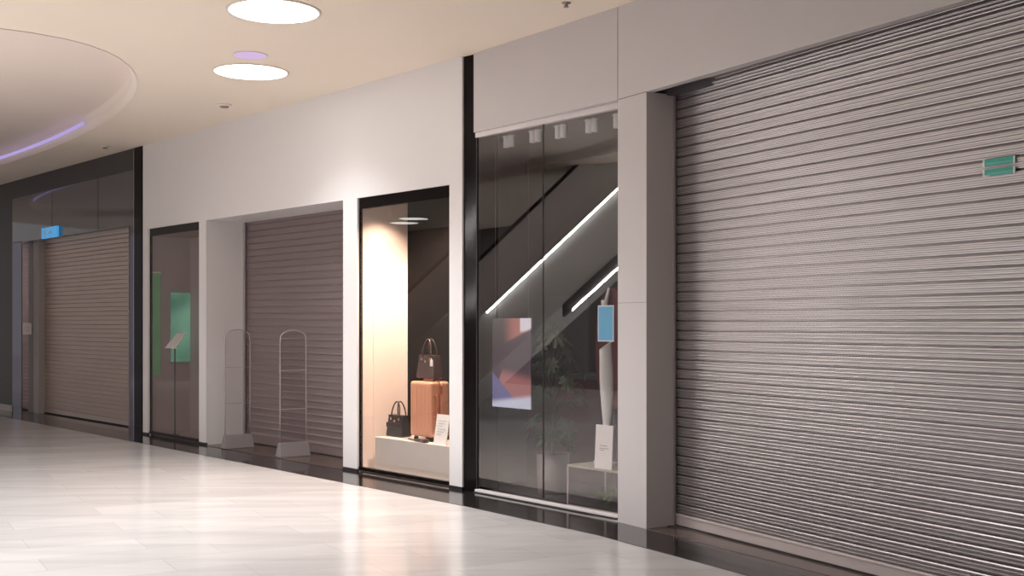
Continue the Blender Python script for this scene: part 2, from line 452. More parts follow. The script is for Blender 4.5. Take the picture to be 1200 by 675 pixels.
# detectors
for px, py, lab, r in ((263, 122.5, 'small round smoke detector on the ceiling before the white wall', .085), (123, 171, 'tiny flush detector on the ceiling by the dark shopfront', .06)):
    y = (CEIL-EYE)*F/(HOR-py)
    t = thing('smoke_detector', lab, 'smoke detector'); t.location = ((px-CX)*y/F, y, CEIL)
    MB().lathe([(r, 0), (r, -.015), (r*.8, -.022), (0, -.022)], seg=32).build('base', 'trim_ring' , t)
    MB().lathe([(r*.62, -.0221), (r*.62, -.032), (r*.4, -.04), (0, -.04)], seg=32).build('sensor_dome', 'detector', t)
y = (CEIL-EYE)*F/(HOR-3)
t = thing('sprinkler', 'small metal sprinkler head on the ceiling above the tall glass shopfront', 'sprinkler'); t.location = ((663.5-CX)*y/F, y, CEIL)
MB().lathe([(.035, 0), (.035, -.006), (.012, -.012), (.010, -.03), (0, -.03)], seg=24).build('flange', 'detector', t)
MB().lathe([(.0, -.034), (.022, -.034), (.022, -.037), (0, -.037)], seg=24, smooth=False).build('deflector', 'detector', t)
MB().tube([(-.01, 0, -.012), (-.012, 0, -.024), (0, 0, -.035), (.012, 0, -.024), (.01, 0, -.012)], .0022, 6).build('frame_arm', 'detector', t)

mb = MB().prism([xy(OPP0), xy(OPP0-B.n*.2), xy(OPP1-B.n*.2), xy(OPP1)], 0, CEIL+.3)
struct(mb.build('wall_opposite', 'hall_wall'), 'pale wall along the other side of the hall', 'wall')
mb = MB().prism([(7.0, -7.2), (7.2, -7.2), (7.2, -1.3), (7.0, -1.3)], 0, CEIL+.3).prism([xy(OPP0), xy(OPP0+Vector((0, -.2, 0))), (7.2, -7.2), (7.2, -7.0)], 0, CEIL+.3)
e_ = endD
mb.prism([xy(e_), (7.0, -1.4), (7.2, -1.3), xy(e_+D.n*.2)], 0, CEIL+.3)
struct(mb.build('wall_back', 'hall_dark'), 'unseen grey wall added to block light from behind the viewpoint', 'wall')  # unseen wall added to keep light off the column and shutter side
# granite border following the shopfront on the floor
edge = [(-14.5, 26.6), (-8.75, 19.84), (-4.895, 15.356), (-3.796, 14.07), (-2.882, 13.0), (-1.917, 11.85), (-.4324, 10.13), (.6415, 8.725), (1.487, 7.327), (3.6, 3.55), (6.2, -1.2)]
back = [xy(D.p(9.2, -.0)), xy(D.p(.2, .0)), xy(C.p(1.0, .1)), xy(B.p(3, .7)), xy(B.p(0, .3)), xy(A.p(-13.2, .3))]
mb = MB()
poly = edge+back
mb.prism(poly, .0005, .004)
struct(mb.build('trim_1', 'granite'), 'dark polished granite border along the foot of the shopfronts', 'floor border')
# brown threshold under the big shutter
mb = MB().prism([xy(D.p(D.s(757.5)+.0, -.0)), xy(D.p(8, -.0)), xy(D.p(8, .6)), xy(D.p(D.s(757.5), .6))], .004, .007)
struct(mb.build('trim_2', 'threshold'), 'brown stone threshold under the wide perforated shutter', 'threshold')

# ------------------------------------------------------------------ section A : dark shop at the far left
sx = lambda sec, px, d=0: sec.s(px, d)
HA = 3.02
ZT = CEIL+.05
a14, a25, a152, a158, a165 = [sx(A, v) for v in (14.5, 25.2, 152.3, 158.3, 166.6)]
secmesh(A, MB().box(-13, a14, 0, .5, 0, ZT), 'wall_left', 'dark_grey'); struct(bpy.data.objects['wall_left'], 'dark grey wall at the far left end', 'wall')
mb = MB().box(-13, a14, -.012, 0, 0.0, .11)
o = secmesh(A, mb, 'baseboard_left', 'post'); struct(o, 'pale skirting at the foot of the dark grey wall', 'baseboard')
# polished steel pilaster with return
fx = thing('pilaster', 'narrow polished steel pilaster left of the far slatted shutter', 'pilaster', A, kind='structure')
MB().box(a14, a25, -.0, .20, 0, HA+.02).build('face', 'mirror_dark', fx)
MB().box(a25, a25+.012, .012, .24, 0, HA+.02).build('return_panel', 'mirror', fx)
pd = .20
p37, p45 = sx(A, 37, pd), sx(A, 45, pd)
ps = thing('guide_post', 'pale grey metal post at the left edge of far shutter', 'post', A, kind='structure')
MB().box(p37, p45, pd, pd+.13, 0, HA).build('post_body', 'post', ps, .004)
# notice
n0, n1 = sx(A, 25.5, .02), sx(A, 35, .12)
t = thing('notice', 'small white paper notice beside the pale post at far left', 'notice', A, a25+.014, .085, 1.49, PI/2)
MB().box(-.07, .08, -.004, 0, -.10, .10).build('sheet', 'paper', t)
m = MB()
for k in range(4): m.box(-.05, .05, -.0055, -.004, .06-.035*k, .066-.035*k)
m.build('print', 'ink', t)
# fascia above
mb = MB().box(a14, a158, 0, .45, HA, ZT); o = secmesh(A, mb, 'wall_fascia', 'fascia_glass'); struct(o, 'dark glossy glass fascia above the far shutter', 'wall')
mb = MB()
for px in (61, 115):
    s = sx(A, px); mb.box(s-.006, s+.006, -.002, .002, HA, ZT)
struct(secmesh(A, mb, 'trim_3', 'black_matt'), 'dark joints of the glass fascia', 'joint')
mb = MB().box(a14, a158, -.006, 0, ZT-.36, ZT); struct(secmesh(A, mb, 'trim_reflection', 'dark_grey'), 'dark band standing in for a reflection along the top of glass fascia', 'trim')  # dark reflection in the glass put into the colour of a strip
px_ = thing('pilaster', 'dark mirrored pilaster right of the far slatted shutter', 'pilaster', A, kind='structure')
MB().box(a152, a158, 0, .40, 0, HA).build('face', 'mirror_dark', px_)
MB().box(a158, a165+.02, -.012, .40, 0, ZT).build('black_strip', 'black_gloss', px_)
MB().box(a158-.018, a158, -.016, 0, 0, ZT).build('edge_bead', 'mirror', px_)
secmesh(A, MB().box(-8, a165, .36, .42, 0, HA), 'wall_left_back', 'interior_dark'); struct(bpy.data.objects['wall_left_back'], 'dark backing behind the far shutter', 'wall')

def shutter(name, label, sec, s0, s1, d, z0, z1, pitch, bulge, mats, guides, neck=.16, zcut=None, bar=.09, gw=.035, lip=0):
    """roller shutter: one curtain of curved slats, bottom bar, side guide rails"""
    t = thing(name, label, 'shutter', sec, s0, d, 0)
    W = s1-s0; m = MB(); prof = []
    z = z0+bar
    while z < z1:
        h = pitch*neck
        if lip:                              # flat slat with a rounded bead at its foot
            prof += [(-lip, z+.001), (-lip*.9, z+.004), (0, z+h), (-.001, z+pitch-.003), (-lip*.8, z+pitch)]
        else:
            prof += [(0.015, z+.0005), (0.015, z+h)]
            prof.append((bulge*.1, z+h))
            for i in range(29):                  # shallow ridges rolled along a slat that leans out to a rounded top lip
                q = .012+.94*i/28
                b_ = .30+.62*q if q < .86 else .30+.62*.86-(q-.86)*1.2
                prof.append((-bulge*b_-.0011*math.sin(2*PI*3*q-.5), z+h+(pitch-h-.0006)*q))
            prof += [(-bulge*.45, z+h+(pitch-h)*.975), (bulge*.1, z+pitch-.0006)]
        z += pitch
    n = len(prof)
    vs = [(0, y, z) for y, z in prof]+[(W, y, z) for y, z in prof]
    m.add(vs, [(i, n+i, n+i+1, i+1) for i in range(n-1)])
    bk = [(0, .02, z0+bar), (W, .02, z0+bar), (W, .02, z), (0, .02, z)]
    m.add(bk, [(0, 1, 2, 3)])
    m.build('slat_curtain', mats[0], t, fix=False)
    MB().box(0, W, -bulge-.004, .016, z0+.012, z0+bar).box(0, W, -bulge-.012, -bulge-.004, z0+bar-.018, z0+bar-.004).build('bottom_bar', mats[1], t, .003)
    MB().box(.004, W-.004, -bulge, .014, z0, z0+.0118).build('rubber_seal', 'black_rubber', t)
    for g in guides:
        if g == 'L': MB().box(-gw, 0, -.035, .03, 0, z1).box(-.006, .022, -.034, -.020, 0, z1).build('guide_rail', mats[2], t)
        else: MB().box(W, W+gw, -.035, .03, 0, z1).build('guide_rail', mats[2], t)
    return t
q0, q1 = sx(A, 46, .30), sx(A, 151.8, .30)
sf = shutter('roller_shutter', 'closed bronze grey slatted shutter of the farthest shop', A, q0, q1, .32, .012, HA, .07, .018, ('slat_far', 'bar_far', 'jamb_metal'), 'R', gw=.02, neck=.12)
# small blue sign
s_ = sx(A, 52); s2_ = sx(A, 70)
t = thing('sign', 'small blue sign with white figure above the far shutter', 'sign', A, (s_+s2_)/2, -.03, 3.02)
w_ = (s2_-s_)/2
MB().box(-w_, w_, -.02, .02, -.01, .17).build('panel', 'bluebox', t, .004)
MB().box(-w_*.62, -w_*.40, -.023, -.0201, .03, .10).build('figure_body', 'sticker_white', t)
MB().box(-w_*.58, -w_*.44, -.023, -.0201, .11, .14).build('figure_head', 'sticker_white', t)
MB().prism_y([(-w_*.2, .074), (w_*.1, .074), (w_*.1, .05), (w_*.36, .083), (w_*.1, .115), (w_*.1, .092), (-w_*.2, .092)], -.023, -.0201).build('arrow', 'sticker_white', t)
MB().box(-.012, .012, .0, .03, .15, .19).build('bracket', 'mirror', t)

# ------------------------------------------------------------------ section B : white wall
HB = 2.93
b173, b233, b241, b402, b419, b527, b541 = [sx(B, v) for v in (173.2, 233.2, 241.5, 402, 418.6, 526.6, 541.6)]
WT = .06
mb = MB()
mb.box(0, b541, 0, WT, HB, ZT)                 # header
mb.box(0, b173, 0, WT, 0, HB)
mb.box(b233, b241, 0, WT, 0, HB)
mb.box(b402, b419, 0, WT, 0, HB)
mb.box(b527, b541, 0, WT, 0, HB)
mb.box(b241-.05, b241, WT, .60, 0, HB)         # jamb of the shutter opening
mb.box(b402, b402+.05, WT, .60, 0, HB)
mb.box(b241-.05, b402+.05, WT, .60, HB, HB+.08)
mb.box(b541-.05, b541, WT, .2, 0, ZT)
struct(secmesh(B, mb, 'wall_white', 'white_wall'), 'white panelled shopfront wall with three tall openings', 'wall')
# dark plinth strip under white wall
mb = MB()
for s0, s1 in ((0, b173), (b233, b241), (b402, b419), (b527, b541)): mb.box(s0-.001, s1+.001, -.004, .02, .004, .035)
struct(secmesh(B, mb, 'baseboard_white', 'black_matt'), 'thin dark skirting under the white wall', 'baseboard')
# opening shutter and its threshold
mb = MB().box(b241, b402, -.03, .62, .004, .010); struct(secmesh(B, mb, 'trim_5', 'threshold'), 'brown threshold in front of middle shutter', 'threshold')
sm = shutter('roller_shutter', 'closed brown grey wide-slat shutter recessed in the white wall', B, b241+.03, b402-.004, .56, .010, 2.84+.1, .083, .012, ('slat_mid', 'bar_mid', 'jamb_metal'), 'L', neck=.24, bar=.13, lip=.013)
mb = MB().box(b241-.1, b402+.1, .60, .66, 0, ZT); struct(secmesh(B, mb, 'wall_white_back', 'interior_dark'), 'dark backing behind the middle shutter', 'wall')
# antenna gates
def gate(px, py, label):
    yy = EYE*F/(py-HOR); xx = (px-CX)*yy/F
    t = thing('security_gate', label, 'security gate', group=None); t.location = (xx, yy, .010); t.rotation_euler = (0, 0, B.a+PI/2-.12)
    w, h = .165, 1.50
    pts = [(-w, 0, .14)]+[(-w, 0, .14+(h-.30)*k/3) for k in range(1, 4)]
    for i in range(1, 12):
        a = PI-PI*i/12; pts.append((w*math.cos(a), 0, h-.10+.10*math.sin(a)))
    pts += [(w, 0, h-.16-(h-.30)*k/3) for k in range(0, 4)]
    MB().tube(pts, .0065, 8).build('frame_tube', 'acrylic_edge', t)
    prof = [(p[0]*.97, p[2]) for p in pts]
    MB().prism_y(prof, -.004, .004).build('clear_panel', 'acrylic', t)
    for zz in (.56, 1.02): MB().box(-w, w, -.005, .005, zz, zz+.007).build('crossbar', 'acrylic_edge', t)
    vs = []
    b0, b1 = (w+.03, .075), (w+.015, .035)
    m = MB(); vs = [(-b0[0], -b0[1], 0), (b0[0], -b0[1], 0), (b0[0], b0[1], 0), (-b0[0], b0[1], 0), (-b1[0], -b1[1], .165), (b1[0], -b1[1], .165), (b1[0], b1[1], .165), (-b1[0], b1[1], .165)]
    m.add(vs, [(0,3,2,1),(4,5,6,7),(0,1,5,4),(1,2,6,5),(2,3,7,6),(3,0,4,7)]); m.build('base', 'gate_base', t, .006)
    return t
gate(278.5, 525.5, 'clear rounded security gate standing beside the white jamb')
gate(343.5, 535.5, 'clear rounded security gate standing before the brown grey shutter')

# window_1 : narrow window of the shop with the green screen
def pane(name, sec, s0, s1, d, z0, z1, mat, label, frame=None, header=0, fw=.012):
    w = thing(name, label, 'window', sec, s0, d, 0, kind='structure')
    MB().box(fw, s1-s0-fw, 0, .010, z0, z1).build('pane', mat, w, fix=True)
    m = MB().box(0, s1-s0, -.014, .03, z0-.035, z0).box(0, fw, -.006, .03, z0, z1).box(s1-s0-fw, s1-s0, -.006, .03, z0, z1)
    if header: m.box(0, s1-s0, -.004, .06, z1, HB)
    m.build('frame', frame or 'black_matt', w)
    return w
pane('window_1', B, b173, b233, .035, .06, HB-.10, 'glass', 'narrow floor to header window with a green screen behind it', header=1, frame='black_matt')
def room(sec, s0, s1, d0, d1, z1, mat, name, label, floor_mat='interior_dark'):
    m = MB().box(s0, s1, d1, d1+.05, 0, z1).box(s0-.05, s0, d0, d1+.05, 0, z1).box(s1, s1+.05, d0, d1+.05, 0, z1).box(s0-.05, s1+.05, d0, d1+.05, z1, z1+.05)
    m.box(s0, s1, d0, d1, .004, .012)
    struct(secmesh(sec, m, name, mat), label, 'wall')
nl1, nr1, nd1 = b173-.012, b233+.04, .64
m = MB().box(nl1-.04, nl1, .065, nd1+.04, 0, HB).box(nr1, nr1+.04, .065, nd1+.04, 0, HB).box(nl1, nr1, nd1, nd1+.04, 0, HB).box(nl1, nr1, .065, nd1, HB-.1, HB-.06).box(nl1, nr1, .065, nd1, .004, .02)
struct(secmesh(B, m, 'wall_niche_taupe', 'interior_brown'), 'taupe inside of the narrow display window', 'wall')
def on_side(px):                     # depth at which the sight line meets the side wall of the narrow niche
    a, b = 0.0, 1.5
    for _ in range(40):
        c = (a+b)/2
        if sx(B, px, c) > nl1+.02: a = c
        else: b = c
    return a
sA, sB = on_side(200), on_side(233.5)+.03
zt, zb = B.z(343, nl1, sA), B.z(424, nl1, sA)
t = thing('display_screen', 'large framed green screen inside the narrow window', 'screen', B, nl1+.001, sA, zb, PI/2)
wS, hS = sB-sA, zt-zb
MB().box(0, wS, -.018, 0, 0, hS).build('picture', 'screen', t)
for r in ((-.012, 0, -.012, hS+.012), (wS, wS+.012, -.012, hS+.012), (0, wS, -.012, 0), (0, wS, hS, hS+.012)):
    MB().box(r[0], r[1], -.024, 0, r[2], r[3]).build('frame', 'screen_frame', t)
sA, sB = on_side(173.5)+.035, on_side(187)+.02
zt, zb = B.z(320, nl1, sA), B.z(440, nl1, sA)
t = thing('poster', 'tall green poster at the left edge of the narrow window', 'poster', B, nl1+.001, sA, zb, PI/2)
MB().box(0, sB-sA, -.010, 0, 0, zt-zb).build('print', 'green_poster', t)
MB().box(-.004, sB-sA+.004, -.014, 0, zt-zb, zt-zb+.02).build('top_rail', 'paper', t)
dL = .20
l0, l1 = sx(B, 198, dL), sx(B, 212, dL); zt, zb = B.z(390, l0, dL), B.z(407, l0, dL)
t = thing('leaflet_lectern', 'white tilted leaflet stand in front of the green screen', 'lectern', B, (l0+l1)/2, dL, .02)
hw = (l1-l0)/2
zt -= .02; zb -= .02; hw *= .9
m = MB(); m.add([(-hw, -.05, zb+.02), (hw*.8, -.05, zb+.02), (hw, .08, zt), (-hw*.6, .08, zt), (-hw, -.05, zb), (hw*.8, -.05, zb), (hw, .08, zt-.02), (-hw*.6, .08, zt-.02)], [(0,1,2,3),(7,6,5,4),(0,4,5,1),(1,5,6,2),(2,6,7,3),(3,7,4,0)])
m.build('tilted_tray', 'tag', t)
MB().box(-hw, hw, -.075, -.05, zb-.012, zb+.004).build('ledge', 'tag', t)
MB().tube([(0, .0, .01), (0, 0, zb+.03)], .010, 8).build('post', 'interior_dark', t)
MB().lathe([(0, 0), (.06, 0), (.06, .012), (0, .012)], seg=24).build('foot', 'interior_dark', t)

# window_2 : lit display niche with bags
pane('window_2', B, b419, b527, .03, .06, HB-.115, 'glass', 'lit display window with handbags and rose gold suitcase', header=1, frame='black_gloss')
nd = .66
nl, nr = b419, b527+.05
m = MB().box(nl-.04, nl, .07, nd+.04, 0, HB)
m.box(nl, nl+.005, .07, nd, .012, .03)
struct(secmesh(B, m, 'wall_niche_left', 'cream_wall'), 'cream side wall of the lit display niche', 'wall')
struct(secmesh(B, MB().box(nl-.04, nr, nd, nd+.04, 0, HB), 'wall_niche_back', 'black_wall'), 'black glossy back wall of the display niche', 'wall')
struct(secmesh(B, MB().box(nr, nr+.04, .07, nd+.04, 0, HB).box(nl-.04, nr+.04, .07, nd+.04, HB, HB+.04), 'wall_niche_right', 'interior_dark'), 'dark side and top of the display niche', 'wall')
struct(secmesh(B, MB().box(nl, nr, .062, nd, .006, .02), 'floor_niche', 'cream_wall'), 'cream floor of the display niche', 'floor')
# thin vertical joint lines on the cream wall: a slender cream panel
m = MB().box(nl+.0, nl+.008, .20, .44, .03, 1.95)
struct(secmesh(B, m, 'trim_6', 'cream_wall'), 'slim cream panel on the niche side wall', 'panel')
# plinth
pf = .16
k0 = sx(B, 439.3, pf); PH = B.z(512.4, k0, pf)
t = thing('plinth', 'low brushed silver display plinth inside the lit window', 'plinth', B, k0, pf, .02)
pw, pdp = nr-k0-.01, .40
MB().box(0, pw, 0, pdp, 0, PH-.02).build('body', 'brushed', t, .004)
MB().box(0, pw, 0, pdp, PH-.02, PH-.014).build('top_sheet', 'cream_wall', t, .002)
PH += .006
# suitcase: narrow side towards the left, handled front to the right
d_s = .25
# narrow (left) face from px 480 to 506 and the wide face from 506 on
c0 = sx(B, 480, d_s)
t = thing('suitcase', 'rose gold hard shell suitcase standing on silver plinth', 'suitcase', B, c0, d_s, PH, .0)
sw, sdp, sh, wh = .365, .25, .615, .045
def rounded_box(w0, w1, d0, d1, z0, z1, r, name, mat, par):
    return MB().box(w0, w1, d0, d1, z0, z1).build(name, mat, par, r, 4)
rounded_box(0, sw, 0, sdp*.49, wh, sh, .03, 'front_shell', 'peach', t)
rounded_box(0, sw, sdp*.51, sdp, wh, sh, .03, 'back_shell', 'peach', t)
MB().box(.006, sw-.006, sdp*.46, sdp*.54, wh+.006, sh-.006).build('zip_band', 'peach_dark', t, .02, 3)
m = MB()
for k in range(5): m.box(.05+.07*k, .06+.07*k, -.004, .004, wh+.05, sh-.05)
m.build('ribs', 'peach', t, .002)
MB().tube([(sw-.002, .06, sh-.14), (sw+.03, .06, sh-.14), (sw+.03, .06, sh-.36), (sw-.002, .06, sh-.36)], .010, 8).build('side_handle', 'peach_dark', t)
MB().box(.10, .26, sdp*.5-.018, sdp*.5+.018, sh-.004, sh+.026).build('top_handle', 'peach_dark', t)
MB().box(sw-.001, sw+.012, sdp*.5-.02, sdp*.5+.02, sh-.13, sh-.04).build('lock', 'peach_dark', t, .003)
for ix, iy in ((.05, .05), (sw-.05, .05), (.05, sdp-.05), (sw-.05, sdp-.05)):
    wob = MB(); cyl = []
    for sdx in (-.014, .006):
        m_ = [(0, 0), (.021, 0), (.021, .008), (0, .008)]
        tmp = MB().lathe(m_, seg=18, smooth=False)
        wob.add([(ix+sdx+z, iy+x, .021+y_) for x, y_, z in tmp.v], tmp.f)
    wob.box(ix-.012, ix+.012, iy-.012, iy+.012, .03, wh+.002).build('wheel', 'black_rubber', t)
# turn so that the left narrow face shows like in the photo

# handbag builder
def handbag(name, label, sec, s, d, z, turn, w, h, dp, top, mat, hard='gold', handle_h=.16, hmat=None, flap=False, scale=1):
    t = thing(name, label, 'handbag', sec, s, d, z, turn)
    m = MB()
    a, b = w/2, w/2*top; e, f = dp/2, dp/2*.55
    m.add([(-a,-e,.006),(a,-e,.006),(a,e,.006),(-a,e,.006),(-b,-f,h),(b,-f,h),(b,f,h),(-b,f,h)], [(0,3,2,1),(4,5,6,7),(0,1,5,4),(1,2,6,5),(2,3,7,6),(3,0,4,7)])
    m.build('body', mat, t, .014, 3)
    MB().box(-b*.96, b*.96, -f-.003, f+.003, h-.012, h+.008).build('rim', hmat or mat, t, .004)
    MB().box(-b*.9, b*.9, -f-.012, -f*.9-.008, h*.70, h*.78).build('front_strap', mat, t, .003)
    for sg in (-1, 1):
        pts = []
        for i in range(17):
            q = PI*i/16; pts.append((b*.52*math.cos(q), sg*(f+.006)*(1-.55*math.sin(q)), h-.02+(handle_h+.02)*math.sin(q)**.8))
        MB().tube(pts, .0075, 8).build('handle', hmat or mat, t)
    for sx_ in (-1, 1):
        MB().box(sx_*b*.52-.012, sx_*b*.52+.012, -f-.016, -f-.004, h*.80, h*.90).build('buckle', hard, t, .002)
    MB().box(-.016, .016, -f-.02, -f-.008, h*.70, h*.80).build('clasp', hard, t, .002)
    for ix in (-a*.8, a*.8):
        for iy in (-e*.7, e*.7): MB().lathe([(0, 0), (.006, 0), (.006, .012), (0, .012)], ix, iy, 10).build('stud', hard, t)
    return t
# bag on the suitcase
Zb = sh+.005
ss = B.p(c0, d_s)
bag_s = sx(B, 507, .30)
hb = handbag('handbag', 'dark brown handbag with raised handles standing on the suitcase', B, c0+sw*.5, d_s+.125, PH+sh+.028, 0, .30, .235, .14, .90, 'leather_brown', handle_h=.17, hmat='leather_brown')
MB().prism_y([(.10, .13), (.145, .13), (.145, .185), (.122, .20), (.10, .185)], -.072, -.066).build('tag', 'tag', hb)
MB().tube([(.075, -.05, .22), (.105, -.065, .21), (.122, -.07, .19)], .002, 6).build('tag_string', 'gold', hb)
# bag on the plinth at left
fb = handbag('handbag', 'black leather handbag with two looped handles at plinth left end', B, sx(B, 452.5, .29)+.135, .36, PH, math.radians(4), .27, .225, .15, .94, 'leather', handle_h=.15)
MB().box(-.12, .12, -.078, -.066, .10, .155).build('flap', 'leather', fb, .006)
# dark pouch lying in front
pc = thing('pouch', 'flat black pouch with a strap lying before the suitcase', 'pouch', B, sx(B, 494, .20), .203, PH, math.radians(-6))
MB().box(-.11, .10, -.035, .03, .001, .03).build('body', 'leather', pc, .012, 3)
MB().tube([(-.11, 0, .012), (-.17, -.008, .010), (-.25, .01, .010), (-.31, .02, .010)], .007, 8).build('strap', 'leather', pc)
MB().box(.03, .07, -.038, -.03, .010, .022).build('clasp', 'gold', pc, .002)
# scarf-like bag base
# card
cd = .19
e0, e1 = sx(B, 507.8, cd), sx(B, 522.5, cd)
t = thing('sign_card', 'white upright text card in front of the suitcase', 'card', B, e0, cd, PH)
zt = B.z(485.5, e0, cd)-PH
MB().add([(0,0,0),(e1-e0,0,0),(e1-e0,.05,zt),(0,.05,zt),(0,.006,0),(e1-e0,.006,0),(e1-e0,.056,zt),(0,.056,zt)], [(0,1,2,3),(7,6,5,4),(0,4,5,1),(1,5,6,2),(2,6,7,3),(3,7,4,0)]).build('sheet', 'paper', t)
m = MB(); W_ = e1-e0
for k in range(6):
    zz = zt*(.78-.09*k); yy = .05*zz/zt-.0015
    m.box(W_*.18, W_*(.82-.12*(k % 3)), yy-.001, yy+.001, zz, zz+.004)
m.build('print', 'ink', t)
# niche downlight
t = thing('downlight', 'hidden warm downlight over the cream niche wall', 'downlight', B, nl+.36, .26, HB)
MB().lathe([(.055, 0), (.055, -.006), (.04, -.008), (.038, 0)], seg=32).build('ring', 'trim_ring', t)
MB().lathe([(0, -.003), (.038, -.003), (.038, -.001), (0, -.001)], seg=32, smooth=False).build('lens', 'lamp', t)
l = bpy.data.lights.new('lamp', 'SPOT'); l.energy = 75; l.color = (1, .73, .575); l.spot_size = math.radians(120); l.spot_blend = .7; l.shadow_soft_size = .04
lo = bpy.data.objects.new('lamp', l); COL.objects.link(lo); lo.parent = t; lo.location = (0, 0, -.03)
t2 = thing('downlight', 'unseen warm downlight added to even out the niche light', 'downlight', B, b527-.50, .34, HB)  # unseen lamp added to brighten the suitcase and lower niche wall
MB().lathe([(.055, 0), (.055, -.006), (.04, -.008), (.038, 0)], seg=32).build('ring', 'trim_ring', t2)
MB().lathe([(0, -.003), (.038, -.003), (.038, -.001), (0, -.001)], seg=32, smooth=False).build('lens', 'lamp', t2)
l = bpy.data.lights.new('lamp', 'SPOT'); l.energy = 440; l.color = (1, .73, .575); l.spot_size = math.radians(140); l.spot_blend = .6; l.shadow_soft_size = .04
lo = bpy.data.objects.new('lamp', l); COL.objects.link(lo); lo.parent = t2; lo.location = (0, 0, -.03)

# ------------------------------------------------------------------ black strip between B and C
pA, pB = endB, startC
sE = b541+.175
bs = MB().prism([xy(B.p(b541, .02)), xy(B.p(sE, .034)), xy(B.p(sE, .30)), xy(B.p(b541, .30))], 0, ZT)
struct(bs.build('trim_7', 'black_gloss'), 'black glossy pilaster between white and pink-grey shopfronts', 'pilaster')

# ------------------------------------------------------------------ section C : tall glass shopfront
HC = EYE+1.785
lenC = (endC-startC).length
mb = MB().box(0, lenC+.001, 0, .30, HC, ZT); struct(secmesh(C, mb, 'wall_pink_grey', 'grey_wall'), 'pink-grey fascia above the tall glass shopfront', 'wall')
dlen = 8.2
c757 = D.s(757.5)
ret = .29
mb = MB().box(0, c757, 0, .32, 0, HC).box(0, dlen, 0, .07, HC, ZT).box(0, dlen, .07, .6, HC+.10, HC+.16)
struct(secmesh(D, mb, 'wall_column', 'grey_wall'), 'pink-grey column and lintel framing the wide shutter', 'wall')
mb = MB().box(-.003, .003, -.0015, .002, HC, ZT).box(0, c757, -.0015, .002, HC-.003, HC+.003).box(0, c757, -.001, .002, 1.755, 1.758)
struct(secmesh(D, mb, 'trim_8', 'seam'), 'thin dark panel joints on the column', 'joint')
# guide rail at the inner end of the column's return handled by the shutter
gL = (G.s(724.4, 0))
GT = HC-.045
w3 = thing('window_3', 'tall dark two-pane glass shopfront with a plant inside', 'window', G, 0, .0, 0, kind='structure')
g634 = G.s(634.5)
MB().box(.012, g634-.004, .02, .030, .06, GT).build('pane', 'glass_dark', w3)
MB().box(g634+.004, gL, .02, .030, .06, GT).build('pane', 'glass_dark', w3)
MB().box(g634-.004, g634+.004, .016, .034, .06, GT).build('joint', 'black_matt', w3)
MB().box(0, gL, -.008, .05, .012, .034).build('sill', 'white_line', w3, .003)
MB().box(0, gL, .0, .05, GT, HC).build('head_rail', 'white_line', w3)
MB().box(.0, .014, .01, .05, .045, GT).build('side_frame', 'black_matt', w3)
MB().box(0, gL, -.03, .05, .004, .012).build('sill_base', 'black_matt', w3)
# the shop behind
RD = 2.6
RD = 1.9; RL = -2.0; RR = 3.0
m = MB().box(RL, RR, RD, RD+.05, 0, HC+.3).box(-.29, -.25, .06, .80, 0, HC+.3).box(RL, -.25, .80, .84, 0, HC+.3).box(RL-.04, RL, .80, RD, 0, HC+.3).box(RR, RR+.05, .9, RD, 0, HC+.3)
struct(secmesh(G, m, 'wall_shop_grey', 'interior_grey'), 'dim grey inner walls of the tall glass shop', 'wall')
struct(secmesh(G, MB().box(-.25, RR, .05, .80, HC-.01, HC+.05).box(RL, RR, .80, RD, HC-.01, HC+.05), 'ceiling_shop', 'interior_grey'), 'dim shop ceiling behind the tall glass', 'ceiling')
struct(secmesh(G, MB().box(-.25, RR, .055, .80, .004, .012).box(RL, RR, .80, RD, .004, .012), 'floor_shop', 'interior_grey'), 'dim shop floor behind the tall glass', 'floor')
# partition and burgundy counter
dc = 1.15
b0, b1 = G.s(613, dc), G.s(740, dc)
zt, zm = G.z(350, b0, dc), G.z(438, b0, dc)
t = thing('counter', 'burgundy shop counter with a grey ledge behind the plant', 'counter', G, b0, dc, .012)
MB().box(0, b1-b0, 0, .5, 0, zm-.03).build('front_panel', 'burgundy', t)
MB().box(-.04, b1-b0+.04, -.04, .54, zm-.03, zm+.01).build('ledge', 'partition', t, .004)
b2 = G.s(689, dc+.3)
t = thing('partition_panel', 'grey upright panel above the burgundy counter', 'partition', G, b0, dc+.30, zm+.024)
MB().box(0, b2-b0, 0, .03, 0, zt-zm).build('board', 'partition', t)
MB().box(.1, .14, -.02, .05, -.002, .01).box(b2-b0-.14, b2-b0-.1, -.02, .05, -.002, .01).build('feet', 'interior_dark', t)

# spotlights on the shop ceiling
def spot(px, py, label):
    d = .30
    s = G.s(px, d); 
    t = thing('spotlight', label, 'spotlight', G, s, d, HC-.012, group='white twin spotlights in the tall shopfront')
    MB().box(-.075, .075, -.02, .02, -.012, 0).build('mounting_plate', 'lamp_white', t, .003)
    zc = G.z(py, s, d)-(HC-.012)
    for k, o in enumerate((-.037, .037)):
        MB().tube([(o, 0, -.012), (o, 0, zc+.07)], .006, 8).build('stem', 'lamp_white', t)
        cy = MB().lathe([(0, .068), (.024, .068), (.028, .063), (.028, -.068), (.024, -.068), (.022, -.05), (0, -.05)], o, 0, 24, zc).build('lamp_head', 'lamp_white', t)
        MB().lathe([(0, -.056), (.021, -.056), (.021, -.052), (0, -.052)], o, 0, 20, zc, False).build('lens', 'black_gloss', cy)
    l = bpy.data.lights.new('lamp', 'SPOT'); l.energy = 5; l.color = (1, .95, .9); l.spot_size = math.radians(110); l.spot_blend = .8; l.shadow_soft_size = .03
    lo = bpy.data.objects.new('lamp', l); COL.objects.link(lo); lo.parent = t; lo.location = (0, 0, zc-.10)
    return t
